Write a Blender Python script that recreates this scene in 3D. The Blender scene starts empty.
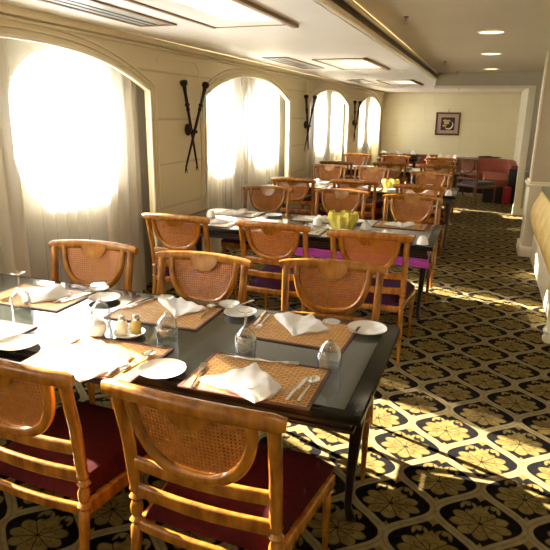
import bpy, bmesh, math, random
from mathutils import Vector, Matrix
random.seed(7)
SC = bpy.context.scene
COL = SC.collection
PI = math.pi
# ------------------------------------------------------------------ camera
cam_d = bpy.data.cameras.new('camera'); cam = bpy.data.objects.new('camera', cam_d); COL.objects.link(cam)
cam_d.sensor_width = 36; cam_d.lens = 36*570/550; cam_d.clip_start = .05; cam_d.clip_end = 300
Rm = [[0.93923, 0.10544, -0.32669], [0.34302, -0.25091, 0.9052], [0.01347, -0.96225, -0.27183]]
M = Matrix([[Rm[i][0], -Rm[i][1], -Rm[i][2]] for i in range(3)]).to_4x4()
M.translation = Vector((0, 0, 1.68))
cam.matrix_world = M
SC.camera = cam
# ------------------------------------------------------------------ world, sun, exposure
SC.view_settings.view_transform = 'Standard'; SC.view_settings.look = 'None'
SC.view_settings.gamma = 1; SC.view_settings.use_curve_mapping = False
SC.view_settings.exposure = 0.92
W = bpy.data.worlds.new('world'); SC.world = W; W.use_nodes = True
W.node_tree.nodes['Background'].inputs[0].default_value = (.86, .93, 1, 1)
W.node_tree.nodes['Background'].inputs[1].default_value = 12.5
sd = bpy.data.lights.new('sun', 'SUN'); sd.energy = 60; sd.angle = .012; sd.color = (1, .88, .68)
sun = bpy.data.objects.new('sun', sd); COL.objects.link(sun)
sun.rotation_euler = Vector((1, -.31, -.50)).to_track_quat('-Z', 'Y').to_euler(); sun.location = (-8, 4, 6)
PANEL_E, DOWN_E = .6, 2.0

# ------------------------------------------------------------------ materials
class E:
    """tiny expression wrapper over Math nodes"""
    nt = None
    def __init__(s, k): s.k = k
    @staticmethod
    def op(o, *a):
        n = E.nt.nodes.new('ShaderNodeMath'); n.operation = o
        for i, v in enumerate(a):
            if isinstance(v, E): E.nt.links.new(v.k, n.inputs[i])
            else: n.inputs[i].default_value = v
        return E(n.outputs[0])
    def __add__(s, o): return E.op('ADD', s, o)
    __radd__ = __add__
    def __sub__(s, o): return E.op('SUBTRACT', s, o)
    def __rsub__(s, o): return E.op('SUBTRACT', o, s)
    def __mul__(s, o): return E.op('MULTIPLY', s, o)
    __rmul__ = __mul__
    def __truediv__(s, o): return E.op('DIVIDE', s, o)
    def abs(s): return E.op('ABSOLUTE', s)
    def lt(s, o, w=.003): # soft less-than
        n = E.nt.nodes.new('ShaderNodeMapRange'); n.interpolation_type = 'SMOOTHSTEP'
        d = s - o
        E.nt.links.new(d.k, n.inputs['Value'])
        n.inputs['From Min'].default_value = -w; n.inputs['From Max'].default_value = w
        n.inputs['To Min'].default_value = 1; n.inputs['To Max'].default_value = 0
        return E(n.outputs[0])
def mn(a, b): return E.op('MINIMUM', a, b)
def mx(a, b): return E.op('MAXIMUM', a, b)

def newmat(name):
    m = bpy.data.materials.new(name); m.use_nodes = True
    nt = m.node_tree; b = nt.nodes['Principled BSDF']; E.nt = nt
    return m, nt, b
def rgba(c): return (c[0], c[1], c[2], 1)
def ramp(nt, fac, c0, c1, p0=.3, p1=.7):
    r = nt.nodes.new('ShaderNodeValToRGB'); r.color_ramp.elements[0].position = p0; r.color_ramp.elements[1].position = p1
    r.color_ramp.elements[0].color = rgba(c0); r.color_ramp.elements[1].color = rgba(c1)
    nt.links.new(fac, r.inputs[0]); return r.outputs[0]
def noise(nt, scale, detail=4, vscale=None, coord='Object'):
    tc = nt.nodes.new('ShaderNodeTexCoord'); n = nt.nodes.new('ShaderNodeTexNoise')
    n.inputs['Scale'].default_value = scale; n.inputs['Detail'].default_value = detail
    if vscale:
        mp = nt.nodes.new('ShaderNodeMapping'); mp.inputs['Scale'].default_value = vscale
        nt.links.new(tc.outputs[coord], mp.inputs[0]); nt.links.new(mp.outputs[0], n.inputs['Vector'])
    else: nt.links.new(tc.outputs[coord], n.inputs['Vector'])
    return n.outputs[0]
def bump(nt, b, h, strength=.2, dist=.005):
    bp = nt.nodes.new('ShaderNodeBump'); bp.inputs['Strength'].default_value = strength; bp.inputs['Distance'].default_value = dist
    nt.links.new(h, bp.inputs['Height']); nt.links.new(bp.outputs[0], b.inputs['Normal'])
def pm(name, c0, c1=None, rough=.5, metal=0, sc=8, vs=None, bmp=0, coat=0, sheen=0, spec=.5):
    m, nt, b = newmat(name)
    c1 = c1 or tuple(x*.85 for x in c0)
    n = noise(nt, sc, 4, vs)
    nt.links.new(ramp(nt, n, c0, c1), b.inputs['Base Color'])
    b.inputs['Roughness'].default_value = rough; b.inputs['Metallic'].default_value = metal
    b.inputs['Coat Weight'].default_value = coat; b.inputs['Coat Roughness'].default_value = .12
    b.inputs['Sheen Weight'].default_value = sheen; b.inputs['Specular IOR Level'].default_value = spec
    if bmp: bump(nt, b, n, bmp)
    return m
def emis(name, col, s):
    m, nt, b = newmat(name)
    b.inputs['Base Color'].default_value = rgba(col); b.inputs['Emission Color'].default_value = rgba(col); b.inputs['Emission Strength'].default_value = s
    return m

wood = pm('honey_wood', (.44, .175, .018), (.20, .062, .006), .26, sc=9, vs=(3, 3, 1), coat=.35)
darkwood = pm('dark_brown_wood', (.16, .06, .02), (.09, .032, .011), .35, sc=9, coat=.3)
red = pm('dark_red_velvet', (.062, .006, .007), (.038, .004, .005), .9, sc=40, bmp=.1, spec=.1)
plum = pm('dark_plum_velvet', (.055, .012, .04), (.03, .008, .022), .9, sc=40, bmp=.1, spec=.15)
sofared = pm('brick_red_upholstery', (.27, .06, .026), (.19, .038, .016), .7, sc=20, bmp=.1)
navy = pm('dark_navy_base', (.012, .012, .02), (.02, .016, .022), .6)
black = pm('black_lacquer', (.008, .009, .008), (.014, .014, .013), .2, spec=.22)
slate = pm('dark_grey_glass_top', (.035, .043, .037), (.045, .05, .043), .07, sc=3, coat=.6)
darkleg = pm('black_brown_wood', (.018, .008, .006), (.012, .005, .004), .3)
china = pm('white_china', (.80, .79, .74), (.76, .75, .70), .18, coat=.4)
linen = pm('white_linen', (.82, .79, .76), (.74, .71, .69), .85, sc=30, bmp=.25)
yellowcloth = pm('yellow_cloth', (.80, .70, .13), (.62, .52, .07), .7, sc=18, bmp=.2)
magenta = pm('magenta_cloth', (.62, .09, .50), (.38, .04, .34), .6, sc=9, vs=(1, 1, 12), bmp=.3)
steel = pm('polished_steel', (.72, .70, .64), (.6, .58, .52), .16, metal=1)
iron = pm('black_iron', (.018, .009, .010), (.03, .016, .014), .45, metal=.3)
chrome = pm('dull_metal', (.25, .22, .18), (.2, .18, .15), .3, metal=1)
cream = pm('cream_trim', (.78, .68, .45), (.74, .64, .42), .5)
creamw = pm('ivory_paint', (.86, .80, .62), (.82, .76, .58), .45)
white = pm('white_ceiling', (.90, .87, .80), (.87, .84, .77), .5, sc=2)
tan = pm('warm_tan_ceiling', (.62, .53, .36), (.59, .50, .34), .6, sc=2)
greyg = pm('grey_olive_wall', (.50, .47, .35), (.47, .44, .33), .6, sc=2)
pinkb = pm('pinkish_beige_paint', (.62, .50, .35), (.58, .47, .33), .5, sc=2)
brownt = pm('brown_ceiling_trim', (.33, .20, .09), (.27, .16, .07), .45)
grille = pm('dark_slot_metal', (.03, .027, .022), (.045, .04, .03), .4, metal=.4)
greyg2 = pm('grey_grille_glass', (.40, .41, .36), (.33, .35, .32), .35)
granite = pm('dark_granite', (.03, .035, .035), (.10, .11, .10), .15, sc=90)
gold = pm('gold_damask', (.78, .52, .15), (.86, .66, .27), .55, sc=14, bmp=.2)
redbag = pm('crimson_cloth', (.42, .012, .02), (.30, .01, .015), .6)
darkcloth = pm('dark_cloth', (.02, .016, .02), (.035, .03, .03), .7)
saltw = pm('shaker_cream', (.80, .74, .60), (.74, .66, .50), .2)
pepper = pm('shaker_yellow', (.62, .48, .14), (.50, .36, .09), .25)
dark_edge = pm('mat_dark_border', (.12, .035, .03), (.08, .02, .02), .5)
panel_glow = emis('lit_ceiling_diffuser', (1, .90, .70), PANEL_E)
down_glow = emis('downlight_lens', (1, .86, .60), DOWN_E)

def mat_carpet():
    m, nt, b = newmat('ogee_medallion_carpet')
    tc = nt.nodes.new('ShaderNodeTexCoord'); sp = nt.nodes.new('ShaderNodeSeparateXYZ'); nt.links.new(tc.outputs['Object'], sp.inputs[0])
    X, Y = E(sp.outputs[0]), E(sp.outputs[1])
    nz = noise(nt, 14, 2); X = X + (E(nz)-.5)*.008; Y = Y + (E(nz)-.5)*.006
    PX, PY = .38, .485
    wrap = lambda v, h: E.op('WRAP', v, h, -h)
    px = wrap(X + .05, PX/2); py = wrap(Y - 3.0, PY/2)
    w = (E.op('COSINE', py*(2*PI/PY)) + 1.0)*(PX/4)
    sl = E.op('SINE', py*(2*PI/PY))*(PX/4*2*PI/PY)
    d0 = w - px.abs()
    d = d0.abs()/E.op('SQRT', sl*sl + 1.0)
    inA = E.op('GREATER_THAN', d0, 0.0)
    # local coordinates of the cell the point is in
    qx = wrap(X + .05 + PX/2, PX/2); qy = wrap(Y - 3.0 + PY/2, PY/2)
    lx = px*inA + qx*(1.0 - inA); ly = py*inA + qy*(1.0 - inA)
    band = d.lt(.0205, .003); core = d.lt(.0035, .002)
    hl = (d - .026).abs().lt(.0012, .001)
    # flower with lobed petals and dark veins
    fx = lx/.122; fy = (ly + .025)/.100
    r = E.op('SQRT', fx*fx + fy*fy); th = E.op('ARCTAN2', fx, fy*-1.0)
    lob = E.op('COSINE', th*4.5).abs()
    R = lob*.24 + .80
    flower = r.lt(R, .05)*(ly.lt(.055, .01))
    vein = (E.op('COSINE', th*4.5).abs()*r).lt(.075, .03)
    inner = (r - (E.op('COSINE', th*4.5).abs()*.30 + .30)).abs().lt(.03, .02)
    flower = flower*(1.0 - vein*.95)*(1.0 - inner*.55)
    # two curled leaves above the flower
    ax = lx.abs() - .048; ay = ly - .078
    rc = E.op('SQRT', ax*ax + ay*ay)
    bite = (ax*.8 + ay*.6 - .012).lt(0.0, .004)
    curl = (rc - .028).abs().lt(.0085, .003)*mx(1.0 - bite, (ax + .012).lt(0.0, .003))
    dot = (E.op('SQRT', (ax - .004)*(ax - .004) + (ay - .016)*(ay - .016))).lt(.012, .003)
    ax2 = lx.abs()*1.2 + (ly - .062).abs(); tip = ax2.lt(.04, .008)
    star = (E.op('POWER', lx.abs(), .7) + E.op('POWER', (ly - .158).abs(), .7)).lt(.092, .01)
    star2 = (E.op('POWER', lx.abs(), .7) + E.op('POWER', (ly + .175).abs(), .7)).lt(.085, .01)
    fig = mx(mx(flower, curl), mx(mx(dot, tip), mx(star, star2)))
    fig = mn(fig, 1.0)
    gold_ = ramp(nt, noise(nt, 22, 3), (.20, .145, .048), (.11, .076, .022))
    bandc = ramp(nt, noise(nt, 25, 3), (.25, .195, .098), (.18, .138, .066))
    dark = ramp(nt, noise(nt, 40, 3), (.0035, .003, .004), (.008, .007, .007))
    def mixc(f, a, c):
        n = nt.nodes.new('ShaderNodeMix'); n.data_type = 'RGBA'; nt.links.new(f.k, n.inputs[0]); nt.links.new(a, n.inputs[6]); nt.links.new(c, n.inputs[7]); return n.outputs[2]
    c = mixc(fig, dark, gold_)
    c = mixc(mx(band*(1.0 - core*.3), hl*.0), c, bandc)
    nt.links.new(c, b.inputs['Base Color']); b.inputs['Roughness'].default_value = .9; b.inputs['Specular IOR Level'].default_value = .05
    bump(nt, b, noise(nt, 260, 2), .4, .004)
    return m
carpet = mat_carpet()

def mat_cane():
    m, nt, b = newmat('woven_cane')
    tc = nt.nodes.new('ShaderNodeTexCoord'); sp = nt.nodes.new('ShaderNodeSeparateXYZ'); nt.links.new(tc.outputs['Object'], sp.inputs[0])
    X, Z = E(sp.outputs[0]), E(sp.outputs[2])
    p = .0125
    wx = E.op('SINE', X*(2*PI/p)); wz = E.op('SINE', Z*(2*PI/p))
    hole = E.op('GREATER_THAN', wx*1.0, .45)*E.op('GREATER_THAN', wz*1.0, .45)
    h = wx*.5 + wz*.5
    n = noise(nt, 60, 3)
    col = ramp(nt, n, (.62, .225, .028), (.44, .14, .014))
    dk = nt.nodes.new('ShaderNodeMix'); dk.data_type = 'RGBA'; dk.blend_type = 'MULTIPLY'; dk.inputs[0].default_value = 1
    nt.links.new(col, dk.inputs[6]); nt.links.new(ramp(nt, (E.op('SINE', (X+Z)*(2*PI/p)) * .5 + .5).k, (.62, .55, .5), (1, 1, 1), .2, .8), dk.inputs[7])
    nt.links.new(dk.outputs[2], b.inputs['Base Color']); b.inputs['Roughness'].default_value = .45
    bump(nt, b, h.k, .6, .003)
    tr = nt.nodes.new('ShaderNodeBsdfTransparent'); mix = nt.nodes.new('ShaderNodeMixShader')
    nt.links.new((hole*.9).k, mix.inputs[0]); nt.links.new(b.outputs[0], mix.inputs[1]); nt.links.new(tr.outputs[0], mix.inputs[2])
    nt.links.new(mix.outputs[0], nt.nodes['Material Output'].inputs[0])
    return m
cane = mat_cane()

def mat_curtain(name, tfrac, tl):
    m, nt, b = newmat(name)
    c = ramp(nt, noise(nt, 3, 3, (1, 6, .6)), (.74, .69, .59), (.64, .585, .48))
    d = nt.nodes.new('ShaderNodeBsdfDiffuse'); t = nt.nodes.new('ShaderNodeBsdfTranslucent'); tr = nt.nodes.new('ShaderNodeBsdfTransparent')
    nt.links.new(c, d.inputs[0]); nt.links.new(c, t.inputs[0])
    a = nt.nodes.new('ShaderNodeMixShader'); a.inputs[0].default_value = tl
    nt.links.new(d.outputs[0], a.inputs[1]); nt.links.new(t.outputs[0], a.inputs[2])
    e = nt.nodes.new('ShaderNodeMixShader'); e.inputs[0].default_value = tfrac
    nt.links.new(a.outputs[0], e.inputs[1]); nt.links.new(tr.outputs[0], e.inputs[2])
    nt.links.new(e.outputs[0], nt.nodes['Material Output'].inputs[0]); nt.nodes.remove(b)
    return m
sheer = mat_curtain('sheer_curtain_cloth', .68, .3); lined = mat_curtain('lined_curtain_cloth', .09, .2)

def mat_glass(name, tint=(1, 1, 1), lo=.06):
    m, nt, b = newmat(name)
    tr = nt.nodes.new('ShaderNodeBsdfTransparent'); g = nt.nodes.new('ShaderNodeBsdfGlossy'); g.inputs['Roughness'].default_value = .03
    tr.inputs[0].default_value = rgba(tint)
    lw = nt.nodes.new('ShaderNodeLayerWeight'); lw.inputs[0].default_value = .45
    f = E(lw.outputs['Facing'])
    f = mn(E.op('POWER', f, 1.5)*1.0 + lo, 1.0)
    mix = nt.nodes.new('ShaderNodeMixShader'); nt.links.new(f.k, mix.inputs[0]); nt.links.new(tr.outputs[0], mix.inputs[1]); nt.links.new(g.outputs[0], mix.inputs[2])
    nt.links.new(mix.outputs[0], nt.nodes['Material Output'].inputs[0]); nt.nodes.remove(b)
    return m
glass = mat_glass('clear_glass', (.96, .97, .96), .08); pane_m = mat_glass('window_glass', (.98, .99, 1), .02)

def mat_blocks(name, base, line, axis, bw, bh, zoff=.0, mortar=.012):
    """block-jointed wall: shallow joints in colour and bump"""
    m, nt, b = newmat(name)
    tc = nt.nodes.new('ShaderNodeTexCoord'); sp = nt.nodes.new('ShaderNodeSeparateXYZ'); cb = nt.nodes.new('ShaderNodeCombineXYZ')
    nt.links.new(tc.outputs['Object'], sp.inputs[0])
    nt.links.new(sp.outputs[axis], cb.inputs[0]); nt.links.new((E(sp.outputs[2])+zoff).k, cb.inputs[1])
    br = nt.nodes.new('ShaderNodeTexBrick'); nt.links.new(cb.outputs[0], br.inputs[0])
    br.inputs['Scale'].default_value = 1; br.inputs['Brick Width'].default_value = bw; br.inputs['Row Height'].default_value = bh
    br.inputs['Mortar Size'].default_value = mortar; br.inputs['Mortar Smooth'].default_value = .4
    br.inputs['Color1'].default_value = rgba(base); br.inputs['Color2'].default_value = rgba(tuple(x*.97 for x in base)); br.inputs['Mortar'].default_value = rgba(line)
    nt.links.new(br.outputs[0], b.inputs['Base Color']); b.inputs['Roughness'].default_value = .55
    inv = 1.0 - E(br.outputs['Fac']); bump(nt, b, inv.k, .5, .006)
    return m
wall_m = mat_blocks('ivory_block_wall', (.72, .61, .38), (.58, .48, .28), 1, 20, .405, -.0)
back_m = mat_blocks('pale_block_wall', (.84, .77, .51), (.76, .69, .44), 0, .48, .40, .05, .007)

def mat_weave(name, c0, c1, dk):
    m, nt, b = newmat(name)
    tc = nt.nodes.new('ShaderNodeTexCoord')
    br = nt.nodes.new('ShaderNodeTexBrick'); nt.links.new(tc.outputs['Object'], br.inputs[0])
    br.inputs['Scale'].default_value = 1; br.inputs['Brick Width'].default_value = .036; br.inputs['Row Height'].default_value = .0125
    br.inputs['Mortar Size'].default_value = .002; br.inputs['Color1'].default_value = rgba(c0); br.inputs['Color2'].default_value = rgba(c1); br.inputs['Mortar'].default_value = rgba(dk)
    nt.links.new(br.outputs[0], b.inputs['Base Color']); b.inputs['Roughness'].default_value = .5
    bump(nt, b, (1.0 - E(br.outputs['Fac'])).k, .5, .002)
    return m
matw = mat_weave('tan_woven_mat', (.74, .42, .11), (.56, .28, .055), (.20, .075, .015))
matpale = mat_weave('pale_woven_mat', (.74, .68, .52), (.62, .55, .40), (.3, .24, .15))

# ------------------------------------------------------------------ mesh helpers
class MB:
    def __init__(s): s.bm = bmesh.new()
    def box(s, x0, x1, y0, y1, z0, z1, bev=0):
        r = bmesh.ops.create_cube(s.bm, size=1)
        vs = r['verts']
        for v in vs: v.co = Vector((x0 + (v.co.x+.5)*(x1-x0), y0 + (v.co.y+.5)*(y1-y0), z0 + (v.co.z+.5)*(z1-z0)))
        if bev:
            es = list({e for v in vs for e in v.link_edges})
            bmesh.ops.bevel(s.bm, geom=es, offset=bev, segments=2, affect='EDGES', profile=.5)
        return s
    def sweep(s, pts, sec, scl=None, up=(0, 0, 1), closed=False, cap=True):
        pts = [Vector(p) for p in pts]; n = len(pts); rings = []
        for i, p in enumerate(pts):
            if closed: t = pts[(i+1) % n] - pts[i-1]
            else: t = pts[min(i+1, n-1)] - pts[max(i-1, 0)]
            t.normalize(); u = Vector(up)
            if abs(t.dot(u)) > .97: u = Vector((0, 1, 0)) if abs(t.y) < .9 else Vector((1, 0, 0))
            a = t.cross(u).normalized(); b_ = a.cross(t).normalized()
            k = scl[i] if scl else 1
            kx, ky = k if isinstance(k, tuple) else (k, k)
            rings.append([s.bm.verts.new(p + a*q[0]*kx + b_*q[1]*ky) for q in sec])
        m = len(sec)
        for i in range(n if closed else n-1):
            r0, r1 = rings[i], rings[(i+1) % n]
            for j in range(m): s.bm.faces.new((r0[j], r0[(j+1) % m], r1[(j+1) % m], r1[j]))
        if cap and not closed:
            s.bm.faces.new(rings[0][::-1]); s.bm.faces.new(rings[-1])
        return s
    def tube(s, pts, r, n=10, **k):
        sec = [(math.cos(2*PI*i/n), math.sin(2*PI*i/n)) for i in range(n)]
        scl = [(q, q) for q in (r if isinstance(r, (list, tuple)) else [r]*len(pts))]
        return s.sweep(pts, sec, scl, **k)
    def lathe(s, prof, c=(0, 0, 0), n=24, sx=1, sy=1):
        rings = []
        for r, z in prof:
            if r < 1e-5: rings.append([s.bm.verts.new((c[0], c[1], c[2]+z))])
            else: rings.append([s.bm.verts.new((c[0]+sx*r*math.cos(2*PI*i/n), c[1]+sy*r*math.sin(2*PI*i/n), c[2]+z)) for i in range(n)])
        for a, b_ in zip(rings, rings[1:]):
            if len(a) == 1 and len(b_) == 1: continue
            for i in range(n):
                j = (i+1) % n
                if len(a) == 1: s.bm.faces.new((a[0], b_[j], b_[i]))
                elif len(b_) == 1: s.bm.faces.new((a[i], a[j], b_[0]))
                else: s.bm.faces.new((a[i], a[j], b_[j], b_[i]))
        return s
    def prism(s, poly, z0, z1, plane='xy'):
        f = {'xy': lambda a, b_, c: (a, b_, c), 'xz': lambda a, b_, c: (a, c, b_), 'yz': lambda a, b_, c: (c, a, b_)}[plane]
        lo = [s.bm.verts.new(f(a, b_, z0)) for a, b_ in poly]; hi = [s.bm.verts.new(f(a, b_, z1)) for a, b_ in poly]
        n = len(poly)
        s.bm.faces.new(lo[::-1]); s.bm.faces.new(hi)
        for i in range(n): s.bm.faces.new((lo[i], lo[(i+1) % n], hi[(i+1) % n], hi[i]))
        return s
    def grid(s, fn, nu, nv):
        g = [[s.bm.verts.new(fn(i/nu, j/nv)) for j in range(nv+1)] for i in range(nu+1)]
        for i in range(nu):
            for j in range(nv): s.bm.faces.new((g[i][j], g[i+1][j], g[i+1][j+1], g[i][j+1]))
        return g
    def build(s, name, mat, parent=None, smooth=True, loc=None, rz=0):
        bmesh.ops.recalc_face_normals(s.bm, faces=s.bm.faces)
        me = bpy.data.meshes.new(name); s.bm.to_mesh(me); s.bm.free()
        if smooth:
            me.polygons.foreach_set('use_smooth', [True]*len(me.polygons))
            try: me.set_sharp_from_angle(angle=math.radians(38))
            except Exception: pass
        o = bpy.data.objects.new(name, me); COL.objects.link(o); me.materials.append(mat)
        if parent: o.parent = parent
        if loc: o.location = loc
        if rz: o.rotation_euler.z = rz
        return o
def rsec(w, h, k=.35):
    """rounded rectangle section, w x h"""
    a, b_ = w/2, h/2; r = min(a, b_)*k*2; out = []
    for cx, cy, s0 in ((a-r, b_-r, 0), (-a+r, b_-r, 1), (-a+r, -b_+r, 2), (a-r, -b_+r, 3)):
        for q in range(4):
            t = (s0 + q/3)*PI/2; out.append((cx + r*math.cos(t), cy + r*math.sin(t)))
    return out
def tag(o, label, cat, group=None, kind=None):
    if label: o['label'] = label
    if cat: o['category'] = cat
    if group: o['group'] = group
    if kind: o['kind'] = kind
    return o
def empty(name, loc=(0, 0, 0), rz=0):
    o = bpy.data.objects.new(name, None); COL.objects.link(o); o.location = loc; o.rotation_euler.z = rz; o.empty_display_size = .1
    return o
def struct(o): o['kind'] = 'structure'; return o
KIDS = {}
def copy_tree(o, parent=None):
    c = o.copy(); COL.objects.link(c)
    if parent: c.parent = parent
    for ch in list(o.children): copy_tree(ch, c)
    return c

# ------------------------------------------------------------------ setting
YB, YN, YF = -1.6, 11.0, 16.3
WX = -2.8
struct(MB().box(-3.3, 1.7, YB-.1, YF+.1, -.1, 0).build('floor', carpet, smooth=False))
struct(MB().box(-3.3, -1.0, YB, YN+.12, 2.29, 2.6).build('ceiling', white, smooth=False))
struct(MB().box(-3.3, 1.7, YN+.12, YF+.1, 2.29, 2.6).build('ceiling_far', white, smooth=False))
struct(MB().box(-1.0, 1.7, YB, YN+.12, 2.42, 2.6).build('ceiling_aisle', tan, smooth=False))
# header over the opening at the end of the aisle, with its cream architrave
struct(MB().box(-.99, .66, YN, YN+.12, 2.17, 2.42).box(.66, 1.7, YN, YN+.12, 0, 2.42).build('wall_header', greyg, smooth=False))
t = MB().box(-1.0, .66, YN-.03, YN-.002, 2.165, 2.2).box(-1.0, .66, YN-.002, YN+.2, 2.155, 2.168)
t.box(.55, .66, YN-.03, YN+.2, 0, 2.17).box(.535, .66, YN-.045, YN+.2, 0, .16)
struct(t.build('trim_1', creamw, smooth=False))
struct(MB().box(.66, .78, YN-.04, YN-.002, .72, .78).box(.70, 1.2, YN-.03, YN-.002, .60, .64).box(.70, .74, YN-.03, YN-.002, .08, .60).box(.66, 1.7, YN-.04, YN-.002, .72, .77).box(.66, 1.7, YN-.03, YN-.002, 0, .12).build('trim_2', creamw, smooth=False))
struct(MB().box(.66, 1.7, YN+.12, YF, 0, 2.289).build('wall_right_far', creamw, smooth=False))
struct(MB().box(-3.3, 1.7, YF, YF+.1, 0, 2.289).build('wall_back', back_m, smooth=False))
struct(MB().box(-3.3, 1.7, YB-.1, YB, 0, 2.6).build('wall_front', creamw, smooth=False))
struct(MB().box(1.6, 1.7, YB, YN, 0, 2.419).build('wall_right', creamw, smooth=False))
struct(MB().box(WX, .66, YF-.04, YF-.002, 2.235, 2.289).box(WX, .66, YF-.02, YF-.002, 0, .12).build('trim_3', cream, smooth=False))

# window-side wall with four wide segmental arches
ARCH = [(-2.05, .70), (1.70, 4.50), (5.53, 8.27), (9.25, 12.10), (13.15, 15.85)]
SPR, TOP, WT = 1.86, 2.125, .055
def arch_z(y, a, b_, off=0):
    c = (a+b_)/2; h = (b_-a)/2 + off; sag = TOP-SPR; u = max(-1, min(1, (y-c)/h))
    return SPR + off*.4 + (sag + off*.6)*(1-abs(u)**2.3)
def arch_pts(a, b_, off=0, n=28):
    a2, b2 = a-off, b_+off
    return [(a2 + (b2-a2)*i/n, arch_z(a2 + (b2-a2)*i/n, a, b_, off)) for i in range(n+1)]
w = MB()
ys = YB
for a, b_ in ARCH:
    a_ = max(a, YB)
    if a_ > ys: w.box(WX-WT, WX, ys, a_, 0, 2.289)
    pts = [p for p in arch_pts(a, b_) if p[0] >= YB]
    w.prism(pts + [(b_, 2.289), (a_, 2.289)], WX-WT, WX, 'yz')
    ys = b_
w.box(WX-WT, WX, ys, YF, 0, 2.289)
struct(w.build('wall_left', wall_m, smooth=False))
for k, (a, b_) in enumerate(ARCH):
    for off, wd, mat_, nm in ((-.012, .022, creamw, 'trim_inner'), (.045, .014, cream, 'trim_mid'), (.09, .018, cream, 'trim_outer')):
        P = arch_pts(a, b_, off)
        path = [(WX+.004, a-off, .0)] + [(WX+.004, y, z) for y, z in P] + [(WX+.004, b_+off, .0)]
        path = [p for p in path if p[1] > YB+.01]
        struct(MB().sweep(path, rsec(wd, .03 if off < 0 else .02), up=(1, 0, 0)).build('trim_%d' % (4 + k*3 + [-.012, .045, .09].index(off)), mat_))
struct(MB().box(WX, WX+.03, YB, YF, 2.235, 2.289, .008).build('trim_20', cream))
struct(MB().sweep([(WX+.012, YB, 2.215), (WX+.012, YF, 2.215)], rsec(.02, .02)).build('trim_21', cream))
# shallow raised frames on the piers
n_ = 22
for a, b_ in ((4.62, 5.42), (8.40, 9.12), (12.22, 13.0)):
    struct(MB().sweep([(WX+.002, a, 2.12), (WX+.002, a+.08, 2.16), (WX+.002, b_-.1, 2.16), (WX+.002, b_, 2.08), (WX+.002, b_, 1.9)], rsec(.012, .012), up=(1, 0, 0)).build('trim_%d' % n_, cream)); n_ += 1

# outer hull wall with round-topped windows
OX = -3.1
WIN = [(-1.6, -.6), (.1, 1.2), (1.55, 2.65), (3.19, 4.38), (6.0, 6.9), (7.28, 8.5), (10.35, 11.17), (11.6, 12.65), (14.0, 14.8), (15.25, 16.15)]
def win_poly(a, b_, z0=.98, z1=2.14, n=16):
    c = (a+b_)/2; h = (b_-a)/2; zs = z1-.42; k = h*.55; P = [(a, z0+.36), (a+k*.22, z0+.15), (a+k*.6, z0+.04), (a+k, z0), (b_-k, z0), (b_-k*.6, z0+.04), (b_-k*.22, z0+.15), (b_, z0+.36)]
    return P + [(c + h*math.cos(PI*i/n), zs + .42*math.sin(PI*i/n)) for i in range(n+1)]
w = MB(); ys = YB
for i, (a, b_) in enumerate(WIN):
    w.box(OX-.12, OX, ys, a, 0, 2.289)
    w.box(OX-.12, OX, a, b_, 0, .98)
    P = win_poly(a, b_); top = [p for p in P[8:]]
    w.prism([(a, .98)] + P[3::-1], OX-.12, OX, 'yz'); w.prism([(b_, .98)] + P[4:8], OX-.12, OX, 'yz')
    top = [(max(a, min(b_, y)), z) for y, z in top]
    w.prism([(b_, 2.289)] + top + [(a, 2.289)], OX-.12, OX, 'yz')
    ys = b_
w.box(OX-.12, OX, ys, YF, 0, 2.289)
struct(w.build('wall_left_outer', pm('grey_hull_lining', (.46, .44, .39), (.41, .39, .34), .7), smooth=False))
for i, (a, b_) in enumerate(WIN):
    P = win_poly(a, b_)
    r = struct(MB().sweep([(OX-.05, y, z) for y, z in P], rsec(.04, .05), up=(1, 0, 0), closed=True).build('window_%d' % (i+1), creamw))
    g = MB().prism(P, OX-.056, OX-.050, 'yz').build('pane', pane_m, r, smooth=False)

# ------------------------------------------------------------------ ceiling fittings
def ceiling_panel(y0, y1, lab, lit):
    r = empty('ceiling_light_panel', (-1.68, (y0+y1)/2, 2.289)); L = (y1-y0)/2
    tag(r, lab, 'ceiling light', 'recessed panels in the low ceiling')
    f = MB()
    f.box(-.31, -.285, -L, L, -.012, 0).box(-.285, .29, L-.02, L, -.008, 0).box(-.285, .29, -L, -L+.02, -.008, 0)
    f.build('frame', brownt, r, smooth=False)
    MB().box(.29, .335, -L-.05, L+.05, -.022, 0, .004).build('trim_bar', brownt, r)
    MB().box(-.28, .285, -L+.02, L-.02, -.004, 0).build('panel', white, r, smooth=False)
    MB().box(-.05, .26, -L+.3, L-.25, -.008, -.0045).build('diffuser', panel_glow, r, smooth=False)['label'] = 'glowing white diffuser'
ceiling_panel(2.6, 4.1, 'bright recessed ceiling panel with brown edge bar, nearest of the low ceiling', True)
ceiling_panel(6.65, 8.15, 'bright recessed ceiling panel over the third table', True)
ceiling_panel(10.7, 12.15, 'farthest recessed bright ceiling panel, near the back wall', True)
ceiling_panel(-1.3, .1, 'bright recessed ceiling panel behind the camera', True)
def ceil_grille(y0, y1, lab):
    r = empty('ceiling_vent', (-2.33, (y0+y1)/2, 2.289)); L = (y1-y0)/2
    tag(r, lab, 'ceiling vent', 'grey vents along the window side of the ceiling')
    MB().box(-.15, -.125, -L, L, -.01, 0).box(.125, .15, -L, L, -.01, 0).box(-.125, .125, L-.025, L, -.01, 0).box(-.125, .125, -L, -L+.025, -.01, 0).build('frame', brownt, r, smooth=False)
    MB().box(-.122, .122, -L+.03, L-.03, -.003, 0).build('grille', greyg2, r, smooth=False)
    MB().box(.005, .012, -L+.03, L-.03, -.008, -.003).box(-.06, -.055, -L+.03, L-.03, -.008, -.003).build('slat', chrome, r, smooth=False)
ceil_grille(2.2, 3.9, 'long grey ceiling vent beside the nearest window arch')
ceil_grille(6.35, 7.9, 'long grey ceiling vent above the second window arch')
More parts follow.
